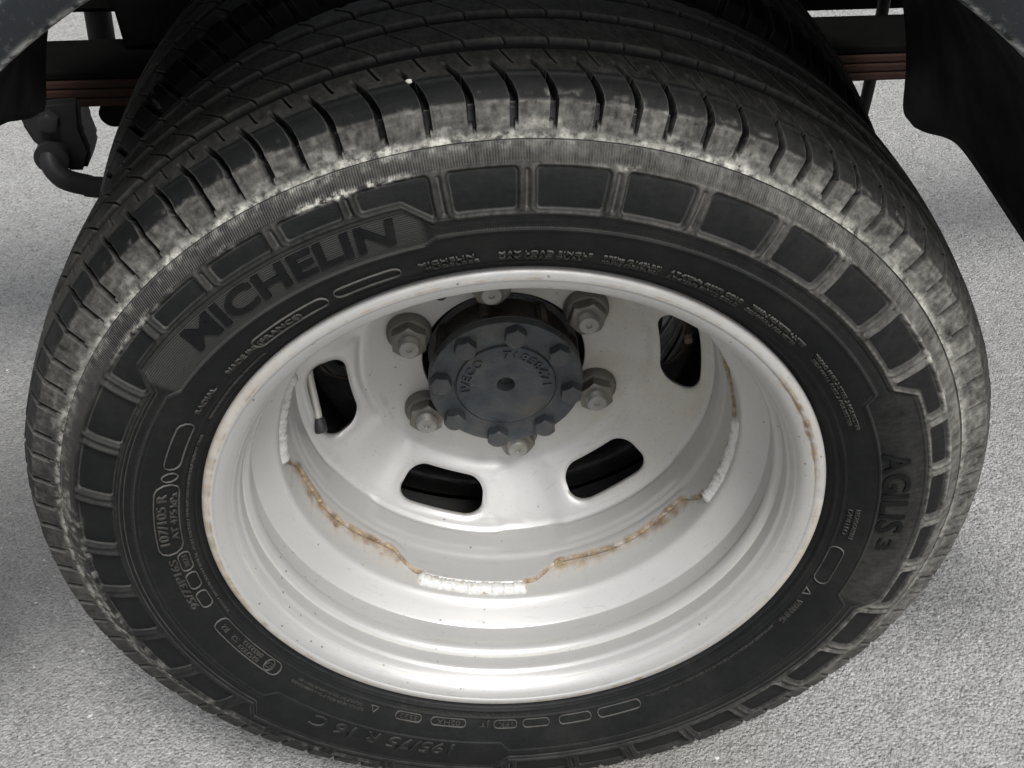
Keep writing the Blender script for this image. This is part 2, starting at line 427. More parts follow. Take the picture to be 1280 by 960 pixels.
def sidewall():
    n, m = 2640, 156
    td = np.linspace(TH0, TH0 + 360, n + 1)
    R = np.linspace(.2185, .3185, m)
    T, RR = np.meshgrid(td, R, indexing='ij')
    mich, agi, siz = boxes(T)
    allb = np.maximum(np.maximum(mich, agi), siz)
    rin = .2665 - .0045 * np.clip(mich * 1.6, 0, 1) - .0085 * np.clip(np.maximum(agi, siz) * 1.6, 0, 1)
    rmid = .2772 + .0130 * allb
    h = np.zeros_like(T)
    g = lambda x, s: np.exp(-(x / s) ** 2)
    # moulding lines
    h += .0011 * g(RR - .2312, .0006) + .0010 * g(RR - .2366, .0006) - .0012 * sstep(.2300, .2285, RR)
    h += .0012 * g(RR - rin, .0007)
    band = sstep(0, .0012, RR - rin) * sstep(0, .0012, rmid - RR)
    h -= .0006 * band
    h += .0011 * g(RR - (rmid - .0012), .0006) * 1.0
    h -= .0007 * g(RR - (rmid - .0028), .0007) * (1 - np.clip(allb * 3, 0, 1))
    ring = sstep(0, .0012, RR - rmid) * sstep(.3085, .3070, RR)
    h += .0013 * ring
    # recessed panels between the dividers
    k = np.searchsorted(DIV, T)
    lo, hi = DIV[k - 1], DIV[k]
    cen = (lo + hi) / 2; half = (hi - lo) / 2 * D2R * RR - .0046
    s = (T - cen) * D2R * RR
    p0 = rmid + .0030; p1 = .3062
    pc = (p0 + p1) / 2; ph = (p1 - p0) / 2
    cr = .0032
    qx = np.abs(s) - (half - cr); qy = np.abs(RR - pc) - (ph - cr)
    sdf = np.sqrt(np.maximum(qx, 0) ** 2 + np.maximum(qy, 0) ** 2) + np.minimum(np.maximum(qx, qy), 0) - cr
    panel = sstep(.0004, -.0012, sdf)
    h -= .0026 * panel
    h += .0005 * g(sdf - .0012, .0009) * ring
    dd = np.minimum(np.abs(T - lo), np.abs(T - hi)) * D2R * RR
    h += .0008 * g(dd - .0030, .0012) * ring * sstep(0, .002, RR - p0) 
    h -= .0022 * g(dd, .0012) * sstep(0, .001, RR - p0 - .001) * sstep(0, .001, p1 - .001 - RR)
    ribs = np.maximum(sstep(.3075, .3083, RR) * sstep(.3176, .3170, RR), .5 * sstep(.0008, .0014, RR - rin) * sstep(.0036, .003, RR - rin) * (1 - np.clip(allb * 3, 0, 1)))
    hatch = band * sstep(.3, .7, mich)
    # thin groove under the shoulder
    h -= .0012 * g(RR - .3176, .0006)
    h += (fbm(T * .8, RR * 300, 5, 3) - .5) * .0003
    nr, ny = side_n(RR)
    P = ring_pts(RR + nr * h, side_y(RR) + ny * h, T * D2R)
    # dust: scuffed outer band, edges of the mouldings
    top = np.clip(np.cos((T - 75) * D2R), -1, 1) * .5 + .5
    right = np.clip(np.cos((T - 10) * D2R), 0, 1)
    low_edge = np.clip(np.cos((T - 205) * D2R), 0, 1)
    nz = .5 * fbm(T * .25, RR * 120, 8, 4) + .5 * fbm(T * 1.1, RR * 420, 12, 3)
    dust = sstep(.302, .316, RR) * (.08 + .48 * right + .20 * top) * (.2 + 1.4 * nz)
    dust += ring * (1 - panel) * (.03 + .34 * right + .07 * top) * (.4 + nz)
    dust += .02 + .09 * sstep(.25, .30, RR) * right
    dust += panel * .015
    flank = sstep(-60, -20, T) * sstep(45, 10, T)
    dust += flank * (.30 * ring * (1 - panel) + .34 * sstep(.305, .309, RR)) * (.35 + nz)
    dust *= 1 - .6 * panel
    dust += (.015 + .075 * sstep(15, -18, T)) * band * sstep(.3, .7, agi) * (.6 + .8 * fbm(T * .3, RR * 60, 29, 3))
    mud = sstep(.3045, .3065, RR) * sstep(.3105, .3075, RR) * (sstep(52, 90, T) * sstep(150, 118, T) * .95 + sstep(-25, 30, T) * sstep(80, 30, T) * .55)
    mud += sstep(.312, .3185, RR) * (sstep(60, 100, T) * sstep(150, 120, T) * .35 + sstep(175, 200, T) * sstep(262, 235, T) * .85 + sstep(130, 150, T) * .35 * sstep(190, 170, T))
    mud += sstep(.302, .309, RR) * sstep(.3175, .312, RR) * sstep(150, 185, T) * sstep(255, 225, T) * .55
    mud *= sstep(.34, .64, fbm(T * .9, RR * 180, 21, 4)) * 1.5 * np.where(RR < .311, sstep(.38, .62, fbm(T * .13 + 3, 0 * T, 23, 2)) * (.4 + .6 * sstep(95, 85, np.abs(T - 95))), 1)
    F = grid_faces(n + 1, m)
    uv = np.stack([(T - TH0) / 360.0, RR / (2 * math.pi * .313)], -1).reshape(-1, 2)
    return mesh_np('tyre', squash(P).reshape(-1, 3), F, RUBBER, wheel, True, uv,
                   {'dust': dust, 'mud': np.clip(mud, 0, 1.3), 'ribs': ribs, 'hatch': hatch})
tyre = sidewall()

def tread():
    # pitch boundaries (slot centre lines, degrees at the tread edge), measured where they show, regular elsewhere
    known = [52.3, 55.5, 59.0, 62.3, 66.4, 70.1, 74.0, 77.4, 81.1, 85.4, 89.2, 93.3, 97.5, 102.0, 106.5, 110.4, 114.0, 117.8, 121.3, 125.0, 129.2, 133.3]
    rest = []
    cnt = 72; gap = (360 - 133.3 + 52.3) / cnt
    wob = [gap * (1 + .10 * random.choice((-1, 0, 1))) for _ in range(cnt)]
    s = sum(wob); a = 133.3
    for w in wob[:-1]:
        a += w * gap * cnt / s; rest.append(a)
    cents = np.array(known + rest)
    bounds = np.append(cents, cents[0] + 360)
    loc = np.array([0, .03, .050, .060, .068, .076, .084, .092, .100, .112, .13, .16, .20, .232, .243, .250, .257, .268, .31, .36, .42, .47, .484, .493, .5, .507, .516, .55, .62, .69, .76, .82, .86, .888, .900, .908, .916, .924, .932, .940, .950, .97])
    npp = len(loc)
    pit = np.repeat(np.arange(len(cents)), npp)
    phi = np.tile(loc, len(cents))
    th = cents[pit] + phi * (bounds[pit + 1] - bounds[pit])
    th = np.append(th, th[0] + 360); phi = np.append(phi, 0.0); pit = np.append(pit, 0)
    wid = (bounds[1:] - bounds[:-1])[pit]
    # cross profile, from the front shoulder line over the tread to the rear shoulder line
    def crown(y): return .3512 - .0033 * (np.abs(y - YC) / .055) ** 2.2
    col = []                                 # (R, Y, zone, local)
    fa = np.vstack([np.linspace((.3183, -.0792), (.3364, -.0730), 18), smooth_prof([(.3371, -.0727), (.3381, -.0719), (.3390, -.0705)], 4), smooth_prof([(.3396, -.0695), (.3420, -.0652), (.3439, -.0608), (.3450, -.0575), (crown(-.0555), -.0555), (crown(-.054), -.054)], 4)])
    for p in fa: col.append((p[0], p[1], 'face'))
    for y in np.linspace(-.052, -.0335, 14): col.append((crown(y), y, 'rib0'))
    ribs = [(-.0325, -.0205), (.0040, .0160), (.0405, .0525)]
    prev = None
    GD = .0070
    for gi, (a, b) in enumerate(ribs):
        c0 = crown(a)
        col += [(c0, a - .0006, 'edge'), (c0 - .0007, a, 'edge'), (c0 - GD * .6, a + .0009, 'groove'), (c0 - GD, a + .0018, 'groove'), (c0 - GD, (a + b) / 2, 'groove'),
                (c0 - GD, b - .0018, 'groove'), (crown(b) - GD * .6, b - .0009, 'groove'), (crown(b) - .0007, b, 'edge'), (crown(b), b + .0006, 'edge')]
        nxt = ribs[gi + 1][0] if gi < 2 else .0740
        for y in np.linspace(b + .002, nxt - .002, 14 if gi < 2 else 8): col.append((crown(y), y, 'rib%d' % (gi + 1)))
    bk = fa[::-1]
    for p in bk[::2]: col.append((p[0], 2 * YC - p[1], 'back'))
    R0 = np.array([c[0] for c in col]); Y0 = np.array([c[1] for c in col]); Z = np.array([c[2] for c in col])
    m = len(col)
    # normals of the cross profile
    dR = np.gradient(R0); dY = np.gradient(Y0); L = np.sqrt(dR ** 2 + dY ** 2) + 1e-9
    nR = dY / L; nY = -dR / L
    isg = (Z == 'groove') | (Z == 'edge')
    nR[isg] = 1; nY[isg] = 0
    # skew of the pattern (degrees) across the profile
    ys = np.array([-.0795, -.0718, -.0615, -.054, -.0325, -.0205, .0040, .0160, .0405, .0525, .075, .1])
    ks = np.array([-2.6, -2.5, -2.2, -1.6, 0.4, 0.8, 4.2, 4.4, 7.8, 8.0, 10.5, 12.5])
    sk = np.interp(Y0, ys, ks)
    fr = smooth_prof([(-.0795, -2.35), (-.0727, -2.45), (-.0690, -2.40), (-.0650, -2.22), (-.0600, -1.90), (-.0540, -1.35), (-.0430, -.35), (-.0325, .4)], 10)
    sk = np.where(Y0 < -.0325, np.interp(Y0, fr[:, 0], fr[:, 1]), sk)
    TH = th[:, None] + sk[None, :]
    PH = phi[:, None]; W = (wid * D2R * .347)[:, None]
    dslot = np.minimum(PH, 1 - PH) * W                      # metres from the slot centre line
    even = (pit % 2 == 0)[:, None]
    face = (Z == 'face')[None, :]; rib0 = (Z == 'rib0')[None, :]
    depth = np.zeros((len(th), m))
    yy = Y0[None, :]; rr = R0[None, :]
    # lateral shoulder slots: narrow tip on the tread, full depth over the corner, shallow end on the face
    on = np.where(yy > -.0545, sstep(-.0416, -.0438, yy), 1.0) * sstep(np.where(even, .3222, .3250), np.where(even, .3250, .3280), rr)
    half = np.where(yy > -.0545, .0014 + .0005 * sstep(-.042, -.053, yy), .0019 + .0003 * sstep(.345, .335, rr))
    slot = sstep(half + .00035, half - .0001, dslot) * on * (face | rib0)
    depth += .0100 * slot * np.where(face, .55 + .45 * sstep(.322, .338, rr), 1)
    # sipe between two slots, on the shoulder rib
    d5 = np.abs(PH - .5) * W
    sip = sstep(.0007, .0003, d5) * ((rib0 & (yy > -.0475)) | (Z == 'edge')[None, :] & (yy < -.03))
    depth += .0030 * sip
    d25 = np.abs(PH - .25) * W
    inner = np.array([z in ('rib1', 'rib2', 'rib3') or (z == 'edge' and y > -.025) for z, y in zip(Z, Y0)])[None, :]
    depth += .0034 * sstep(.00062, .0003, d25) * inner
    # rear shoulder slots, plain
    depth += .004 * sstep(.003, .0018, dslot) * (Z == 'back')[None, :] * sstep(.324, .332, rr)
    # worn, slightly uneven rubber
    u = TH * D2R * .347
    depth += (fbm(u * 90 + 300, yy * 90 + 0 * u + 50, 31, 3) - .5) * .0006 * face
    depth += (fbm(u * 25 + 300, yy * 60 + 0 * u + 50, 37, 2) - .5) * .0004
    RRR = rr - nR[None, :] * depth; YYY = yy - nY[None, :] * depth
    T = TH * D2R
    P = np.stack([RRR * np.cos(T), YYY, RRR * np.sin(T) + AX], -1)
    nz = .4 * fbm(u * 40 + 300, rr * 220 + 0 * u, 41, 4) + .6 * fbm(u * 190 + 300, rr * 620 + 0 * u, 45, 3)
    tdeg = ((TH + 90) % 360) - 90
    right = np.clip(np.cos((tdeg - 5) * D2R), 0, 1); top = np.clip(np.cos((tdeg - 80) * D2R), 0, 1); left = np.clip(np.cos((tdeg - 175) * D2R), 0, 1)
    scuff = sstep(.3390, .3374, rr) * face
    dust = scuff * (.13 + .36 * right + .36 * top + .10 * left) * (.05 + 1.75 * nz)
    flank = sstep(-60, -20, tdeg) * sstep(50, 15, tdeg)
    dust = dust + flank * face * .34 * (.3 + nz)
    dust = dust + rib0 * .20 + inner * .28
    dust = dust + (face & (rr > .3380)) * (.015 + .10 * right)
    dust = dust * (1 - slot) * (1 - sip) * (1 - sstep(.00062, .0003, d25) * inner)
    mud = sstep(.3235, .3190, rr) * face * (.25 + .55 * top + .35 * left + .15 * right) * (1 - slot) * (.25 + 1.0 * fbm(u * 45 + 300, rr * 300 + 0 * u, 43, 4))
    mud = mud + sstep(.337, .324, rr) * face * (.15 + top) * .42 * (1 - slot) * sstep(.40, .75, fbm(u * 70 + 300, rr * 200 + 0 * u, 47, 4))
    mud = mud + face * sstep(.3345, .3385, rr) * sstep(.3425, .340, rr) * top * .3 * sstep(.5, .8, nz)
    ribs_at = 0 * P[..., 0]
    F = grid_faces(len(th), m)
    uv = np.stack([(TH - TH0) / 360.0, 0 * TH + rr / (2 * math.pi * .313) + (yy + .08) / (2 * math.pi * .313)], -1).reshape(-1, 2)
    o = mesh_np('tread', squash(P).reshape(-1, 3), F[:, ::-1], RUBBER, tyre, True, uv,
                {'dust': np.clip(dust, 0, 1), 'mud': np.clip(mud, 0, 1) + 0 * P[..., 0], 'ribs': ribs_at, 'hatch': ribs_at})
    me = o.data
    me.set_sharp_from_angle(angle=math.radians(42))
    return o
tread_o = tread()

def back_wall():
    td = np.linspace(0, 2 * np.pi, 180, endpoint=False)
    R = np.linspace(.2185, .3183, 26)
    T, RR = np.meshgrid(td, R, indexing='ij')
    P = ring_pts(RR, 2 * YC - side_y(RR), T)
    z = np.zeros(T.shape)
    mesh_np('rear_sidewall', squash(P).reshape(-1, 3), grid_faces(180, 26, True), RUBBER, tyre, True,
            np.stack([T / 6.2832, RR], -1).reshape(-1, 2), {'dust': z + .05, 'mud': z, 'ribs': z, 'hatch': z})
back_wall()

# ---- raised lettering on the sidewall
def text_mesh(body, size, offset=0.0, shear=0.0, spacing=1.0, res=3):
    cu = bpy.data.curves.new('lettering', 'FONT')
    cu.body = body; cu.size = size; cu.offset = offset; cu.shear = shear; cu.space_character = spacing
    cu.extrude = 1.0; cu.resolution_u = res; cu.align_x = 'LEFT'; cu.fill_mode = 'FRONT'
    ob = bpy.data.objects.new('lettering', cu); COL.objects.link(ob)
    me = bpy.data.meshes.new_from_object(ob.evaluated_get(bpy.context.evaluated_depsgraph_get()))
    bpy.data.objects.remove(ob); bpy.data.curves.remove(cu)
    return me

def sink_attrs(me, dust=0.12):
    n = len(me.vertices)
    for a, v in (('dust', dust), ('mud', 0), ('ribs', 0), ('hatch', 0)):
        at = me.attributes.new(a, 'FLOAT', 'POINT'); at.data.foreach_set('value', np.full(n, v, np.float32))

def wrap_side(V, th0, rb, hz, flip=False):
    """x along the ring (clockwise), y outwards, z 0..1 -> height hz above the sidewall"""
    x, y, z = V[:, 0], V[:, 1], V[:, 2]
    R = rb + y
    T = th0 * D2R - x / (rb + .006)
    nr, ny = side_n(R)
    hgt = np.where(z > 0, hz, -.0016)
    return squash(ring_pts(R + nr * hgt, side_y(R) + ny * hgt, T))

def letters(name, body, tha, thb, rb, cap, hz=.0009, offset=0.0, shear=0.0, dust=.12, spacing=1.0, parent=None, mat=None):
    """text from angle tha to thb (clockwise, degrees), baseline radius rb, capital height cap"""
    me = text_mesh(body, cap / .70, offset * cap, shear, spacing)
    V = np.empty(len(me.vertices) * 3, np.float32); me.vertices.foreach_get('co', V); V = V.reshape(-1, 3)
    x0, x1 = V[:, 0].min(), V[:, 0].max()
    L = (tha - thb) * D2R * (rb + .006)
    V[:, 0] = (V[:, 0] - x0) / (x1 - x0) * L
    P = wrap_side(V, tha, rb, hz)
    me.vertices.foreach_set('co', P.astype(np.float32).ravel())
    me.update(); sink_attrs(me, dust)
    me.name = name
    o = link(name, me, None, parent or tyre)
    me.materials.clear(); me.materials.append(mat or LETTER)
    return o

def outline(name, pts, wid=.0009, hz=.0012, closed=True, parent=None):
    """thin raised line through polar points (deg, R) on the sidewall"""
    P = np.array(pts, float)
    if closed: P = np.vstack([P, P[:1]])
    seg = []
    for a, b in zip(P[:-1], P[1:]):
        L = math.hypot((a[0] - b[0]) * D2R * .26, a[1] - b[1])
        k = max(1, int(L / .0015))
        for t in np.linspace(0, 1, k, endpoint=False): seg.append(a + (b - a) * t)
    if not closed: seg.append(P[-1])
    S = np.array(seg); n = len(S)
    xy = np.column_stack([-S[:, 0] * D2R * .26, S[:, 1]])
    d = np.roll(xy, -1, 0) - np.roll(xy, 1, 0)
    if not closed: d[0] = xy[1] - xy[0]; d[-1] = xy[-1] - xy[-2]
    d /= np.linalg.norm(d, axis=1)[:, None] + 1e-12
    nn = np.column_stack([-d[:, 1], d[:, 0]])
    V = []
    for w, hgt in ((-1.3, -.0014), (-.6, hz), (.6, hz), (1.3, -.0014)):
        q = xy + nn * wid * w / 2
        R = q[:, 1]; T = -q[:, 0] / .26
        nr, ny = side_n(R)
        V.append(ring_pts(R + nr * hgt, side_y(R) + ny * hgt, T))
    V = np.stack(V, 1).reshape(-1, 3)
    o = mesh_np(name, squash(V), grid_faces(n, 4, closed), LETTER, parent or tyre)
    sink_attrs(o.data, .42)
    return o

def stadium(tha, thb, r0, r1, k=6):
    """rounded label frame between two angles (deg) and two radii"""
    rr = (r1 - r0) / 2; rm = (r0 + r1) / 2; da = rr / (D2R * .25)
    pts = []
    for t in np.linspace(-90, 90, k): pts.append((tha - da + da * math.cos(t * D2R), rm - rr * math.sin(-t * D2R) * -1 * -1))
    for t in np.linspace(90, 270, k): pts.append((thb + da + da * math.cos(t * D2R), rm + rr * math.sin(t * D2R)))
    return pts

LN = 'sidewall_lettering'; OL = 'moulded_outline'
letters(LN, 'MICHELIN', 132.6, 101.0, .2702, .0164, .0008, .034, .12, .0, mat=BIGLETTER)
letters(LN, 'AGILIS', 12.4, -5.0, .2612, .0176, .0007, .026, 0, .0, mat=BIGLETTER)
letters(LN, '3', -6.6, -8.8, .2655, .0095, .0007, .026, 0, .0, mat=BIGLETTER)
letters(LN, '195/75 R 16 C', -105.6, -133.6, .2605, .0115, .0012, .008, .18, .06)
letters(LN, '107/105 R', 174.8, 163.0, .2475, .0062, .0013, .012, .1, .2)
letters(LN, 'AT 475 kPa', 174.0, 163.0, .2410, .0042, .0012, .012, 0, .2)
outline(OL, stadium(177.2, 160.8, .2395, .2552))
letters(LN, '95/73P16S', 191.0, 178.5, .2465, .0052, .0013, .012, .1, .2)
outline(OL, stadium(182.2, 177.6, .2378, .2452)); letters(LN, '3823', 181.4, 178.4, .2397, .0034, .0010, .01, 0, .2)
outline(OL, stadium(187.0, 182.9, .2378, .2452))
outline(OL, stadium(192.2, 188.0, .2378, .2452))
outline(OL, stadium(214.6, 196.4, .2375, .2478))
letters(LN, 'E2', 212.9, 210.9, .2408, .0042, .0012, .012, 0, .2)
outline(OL, [(211.9 + 1.0 * math.cos(a), .2427 + .0043 * math.sin(a)) for a in np.linspace(0, 6.2, 20)], .0007)
letters(LN, '0257323', 209.4, 203.9, .2432, .0032, .0012, .01, 0, .2); letters(LN, '0032332', 209.4, 203.9, .2390, .0032, .0012, .01, 0, .2)
letters(LN, 'S2', 202.9, 201.2, .2412, .0036, .0012, .01, 0, .2); letters(LN, 'R2', 199.6, 198.0, .2412, .0036, .0012, .01, 0, .2)
# DOT code
outline(OL, stadium(-113.4, -118.8, .2378, .2440)); letters(LN, '3522', -114.2, -118.0, .2390, .0038, .0012, .012, 0, .2)
outline(OL, stadium(-104.2, -111.4, .2378, .2440)); letters(LN, '02HX', -105.4, -110.3, .2390, .0038, .0012, .012, 0, .2)
letters(LN, 'JT', -99.3, -101.4, .2390, .0040, .0012, .012, 0, .2)
outline(OL, stadium(-93.8, -98.5, .2378, .2440)); letters(LN, '1FK', -94.7, -97.7, .2390, .0038, .0012, .012, 0, .2)
outline(OL, stadium(-87.2, -92.6, .2378, .2440))
outline(OL, stadium(-78.6, -85.2, .2378, .2445))
outline(OL, stadium(-68.2, -77.2, .2378, .2450))
outline(OL, [(-122.6, .2385), (-124.2, .2385), (-123.4, .2432)], .0008)
letters(LN, 'DANGER: NEVER MOUNT ON A DAMAGED RIM', -125.6, -142.0, .2425, .0022, .0009, .01, 0, .2)
letters(LN, 'DO NOT EXCEED MAXIMUM PRESSURE', -126.2, -141.0, .2392, .0020, .0009, .01, 0, .2)
letters(LN, 'RADIAL', 144.6, 138.6, .2432, .0034, .0012, .015, 0, .2)
letters(LN, 'MADE IN', 134.9, 128.4, .2432, .0036, .0012, .015, 0, .2)
letters(LN, '(FRANCE)', 127.6, 119.2, .2432, .0038, .0012, .015, 0, .2)
outline(OL, stadium(128.2, 114.5, .2405, .2500), .0007)
outline(OL, stadium(113.2, 103.0, .2415, .2500), .0007)
outline(OL, stadium(157.4, 147.0, .2415, .2520), .0008)
outline(OL, stadium(160.2, 158.2, .2415, .2520), .0007)
letters(LN, 'MICHELIN', 100.4, 92.6, .2448, .0034, .0012, .012, 0, .2, 1.1); letters(LN, 'TUBELESS', 99.8, 92.0, .2396, .0030, .0012, .012, 0, .2, 1.1)
letters(LN, 'MAX LOAD SINGLE', 89.2, 76.2, .2448, .0030, .0012, .012, 0, .2, 1.1); letters(LN, 'MAX LOAD DUAL', 89.2, 77.4, .2400, .0030, .0012, .012, 0, .2, 1.1)
letters(LN, '975kg (2149LBS)', 74.6, 66.0, .2448, .0030, .0012, .012, 0, .25); letters(LN, '925kg (2039LBS)', 74.6, 66.0, .2400, .0030, .0012, .012, 0, .25)
letters(LN, 'AT 475kPa (69PSI) COLD', 64.6, 52.2, .2448, .0030, .0012, .012, 0, .25); letters(LN, 'AT 475kPa (69PSI) COLD', 64.6, 52.2, .2400, .0030, .0012, .012, 0, .25)
letters(LN, 'TREAD: 2 POLYESTER + 2 STEEL', 50.8, 38.8, .2462, .0028, .0012, .012, 0, .28); letters(LN, 'SIDEWALL: 2 POLYESTER', 50.8, 39.8, .2415, .0028, .0012, .012, 0, .28)
letters(LN, 'TREAD PLIES 2 STEEL 2 POLYESTER', 36.5, 18.0, .2475, .0026, .0010, .01, 0, .28); letters(LN, 'SIDEWALL PLIES 2 POLYESTER', 35.5, 19.0, .2438, .0024, .0010, .01, 0, .28)
letters(LN, 'REGROOVABLE', -1.0, -8.4, .2455, .0030, .0010, .01, 0, .18); letters(LN, 'DWELLO', -1.4, -7.6, .2408, .0030, .0010, .01, 0, .18)
outline(OL, stadium(-11.0, -20.6, .2375, .2470), .0008)
outline(OL, [(-23.0, .2378), (-24.8, .2378), (-23.9, .2425)], .0009)
letters(LN, 'WARNING', -26.4, -33.0, .2382, .0040, .0013, .02, 0, .22)
letters(LN, 'SERIOUS INJURY MAY RESULT FROM TIRE FAILURE DUE TO UNDERINFLATION / OVERLOADING', -35.0, -66.5, .2378, .0018, .0009, .01, 0, .2)
letters(LN, 'TIRE FAILURE DUE TO UNDERINFLATION / OVERLOADING - FOLLOW OWNERS MANUAL', 146.0, 196.0 - 360 + 0.0 if False else 147.2 - 18.0, .2338, .0016, .0009, .01, 0, .2)
letters(LN, 'FOLLOW TIRE PLACARD IN VEHICLE - ONLY SPECIALLY TRAINED PERSONS SHOULD MOUNT TIRES', 196.0, 150.0, .2335, .0017, .0009, .01, 0, .2)
letters(LN, 'EXPLOSION OF TIRE AND RIM ASSEMBLY DUE TO IMPROPER MOUNTING - NEVER EXCEED 475 kPa TO SEAT BEADS', -91.0, -118.5, .2332, .0017, .0009, .01, 0, .2)

# ---- rim barrel
def rim_rust(R, Y, T):
    td = np.degrees(T) % 360
    outer = Y < -.060
    line = np.exp(-((R - .2196) / .0005) ** 2) * outer
    edge = sstep(.2190, .2200, R) * outer
    e_w = .30 + .7 * np.exp(-((td - 172) / 32) ** 2) + .25 * np.exp(-((td - 330) / 30) ** 2) + .9 * np.exp(-((td - 272) / 9) ** 2) + .9 * np.exp(-((td - 291) / 8) ** 2) + .35 * np.exp(-((td - 225) / 30) ** 2)
    n1 = fbm(td * 1.1, 0 * td + 3, 5, 4)
    top = np.clip(np.sin(T), 0, 1)
    r = line * (.35 + .45 * top) * sstep(.30, .6, n1) * 1.1
    r += edge * e_w * (.25 + .75 * n1) * np.where(td < 130, .5, 1)
    hot = np.exp(-((td - 20) / 14) ** 2)
    r += 2.4 * np.exp(-((R - .2178 - .0012 * (fbm(td * .5, 0 * td + 7, 15, 3) - .5)) / .0017) ** 2) * hot * outer * sstep(.25, .55, fbm(td * .8, R * 500, 9, 3))
    # run-off stains below the gaps between disc and rim
    gap = sstep(180, 186, td) * sstep(240, 234, td) + sstep(271, 276, td) * sstep(331, 324, td)
    drip = fbm(td * .55, 0 * td + 9, 61, 3)
    ln = .003 + .020 * sstep(.60, .78, drip)
    r += gap * sstep(.030 - ln * 1.3, .034, Y) * (Y > -.012) * (.25 + .6 * drip)
    r += gap * sstep(.0235, .0290, Y + .006 * (fbm(td * .8, 0 * td + 2, 67, 3) - .5)) * .75
    return np.clip(r, 0, 1.2)
def rim_dirt(R, Y, T):
    td = np.degrees(T)
    right = np.clip(np.cos(T - .5), 0, 1)
    d = .10 + .24 * right + 1.1 * sstep(.2188, .2198, R) * (Y < -.062) * np.exp(-(((td % 360) - 178) / 38) ** 2) + .5 * sstep(.2192, .2200, R) * (Y < -.062) * sstep(290, 340, td % 360) + .25 * sstep(-.005, .02, Y)
    d += .65 * np.exp(-((Y + .0412) / .0011) ** 2) * (R > .2) * (R < .2045) + .35 * np.exp(-((Y + .0640) / .0010) ** 2) * (R < .21) * (.3 + fbm(td * .3, 0 * td, 91, 3)) + .30 * np.exp(-((Y + .031) / .002) ** 2) * (R < .2)
    return np.clip(d, 0, 1)
rim_front = [(.2190, -.0630), (.2212, -.0650), (.2224, -.0672), (.2226, -.0690), (.2225, -.0703), (.2220, -.0711), (.2210, -.0714), (.2198, -.0715), (.2189, -.0714), (.2183, -.0709), (.2172, -.0704), (.2150, -.0697), (.2122, -.0684), (.2102, -.0668), (.2089, -.0650),
             (.2082, -.0640), (.2078, -.0632), (.2069, -.0622), (.2060, -.0600), (.2049, -.0566), (.2038, -.0545), (.2033, -.0528), (.2031, -.0470), (.2029, -.0428), (.2024, -.0412), (.2006, -.0402), (.1988, -.0385),
             (.1980, -.0358), (.1981, -.0335), (.1990, -.0312), (.1998, -.0285), (.2000, -.0220),
             (.2000, -.0150), (.1992, -.0122), (.1960, -.0090), (.1900, -.0040), (.1850, .0000), (.1822, .0030), (.1812, .0070), (.1810, .0180), (.1810, .0330), (.1815, .0400),
             (.1870, .0460), (.1950, .0520), (.1985, .0580), (.2000, .0640), (.2020, .0700), (.2060, .0740), (.2200, .0760)]
rim = revolve('rim', smooth_prof(rim_front, 8), PAINT, wheel, 480, {'rust': rim_rust, 'dirt': rim_dirt})
so = rim.modifiers.new('thickness', 'SOLIDIFY'); so.thickness = .0028; so.offset = 1.0; so.use_rim = True

# ---- wheel disc with six hand holes
SLOT0 = 3.4
GAPS = [(181, 239), (272, 331), (2, 58), (92, 149)]
def edge_y(td):                              # front edge of the disc flange: forward at the welds, scalloped between
    td = np.mod(td, 360)
    e = np.full(td.shape, .0185)
    for a, b in GAPS:
        w = sstep(a, a + 9, td) * sstep(b, b - 9, td)
        e = e + .0155 * w + .002 * w * np.sin((td - a) / (b - a) * np.pi * 3)
    return e
def cone_y(R): return np.interp(R, [.060, .112, .117, .122, .128, .150, .162, .168, .172], [.1170, .1170, .1165, .1145, .1108, .0945, .0860, .0822, .0800])
def slot_sdf(a, R):                          # a: degrees from the slot centre
    s = np.abs(a) * D2R * .150; r = (R - (.1490 - .0016 * (1 - (np.abs(a) / 15) ** 2))) * 1.32
    hl, hw, cr = .0385, .0205, .0165
    qx = s - (hl - cr); qy = np.abs(r) - (hw - cr)
    return np.sqrt(np.maximum(qx, 0) ** 2 + np.maximum(qy, 0) ** 2) + np.minimum(np.maximum(qx, qy), 0) - cr
def disc_pt(td, R):
    a = (td - SLOT0 + 30) % 60 - 30
    d = slot_sdf(a, R)
    y = cone_y(R)
    pad = sstep(22.5, 19.0, np.abs(a)) * sstep(.1195, .1275, R)
    y = y - .0017 * pad
    y = y + .0022 * sstep(.004, -.001, d)    # edges of the holes are rolled in
    valley = sstep(19.5, 23, np.abs(a)) * sstep(.118, .135, R) * 0.0008
    return y + valley
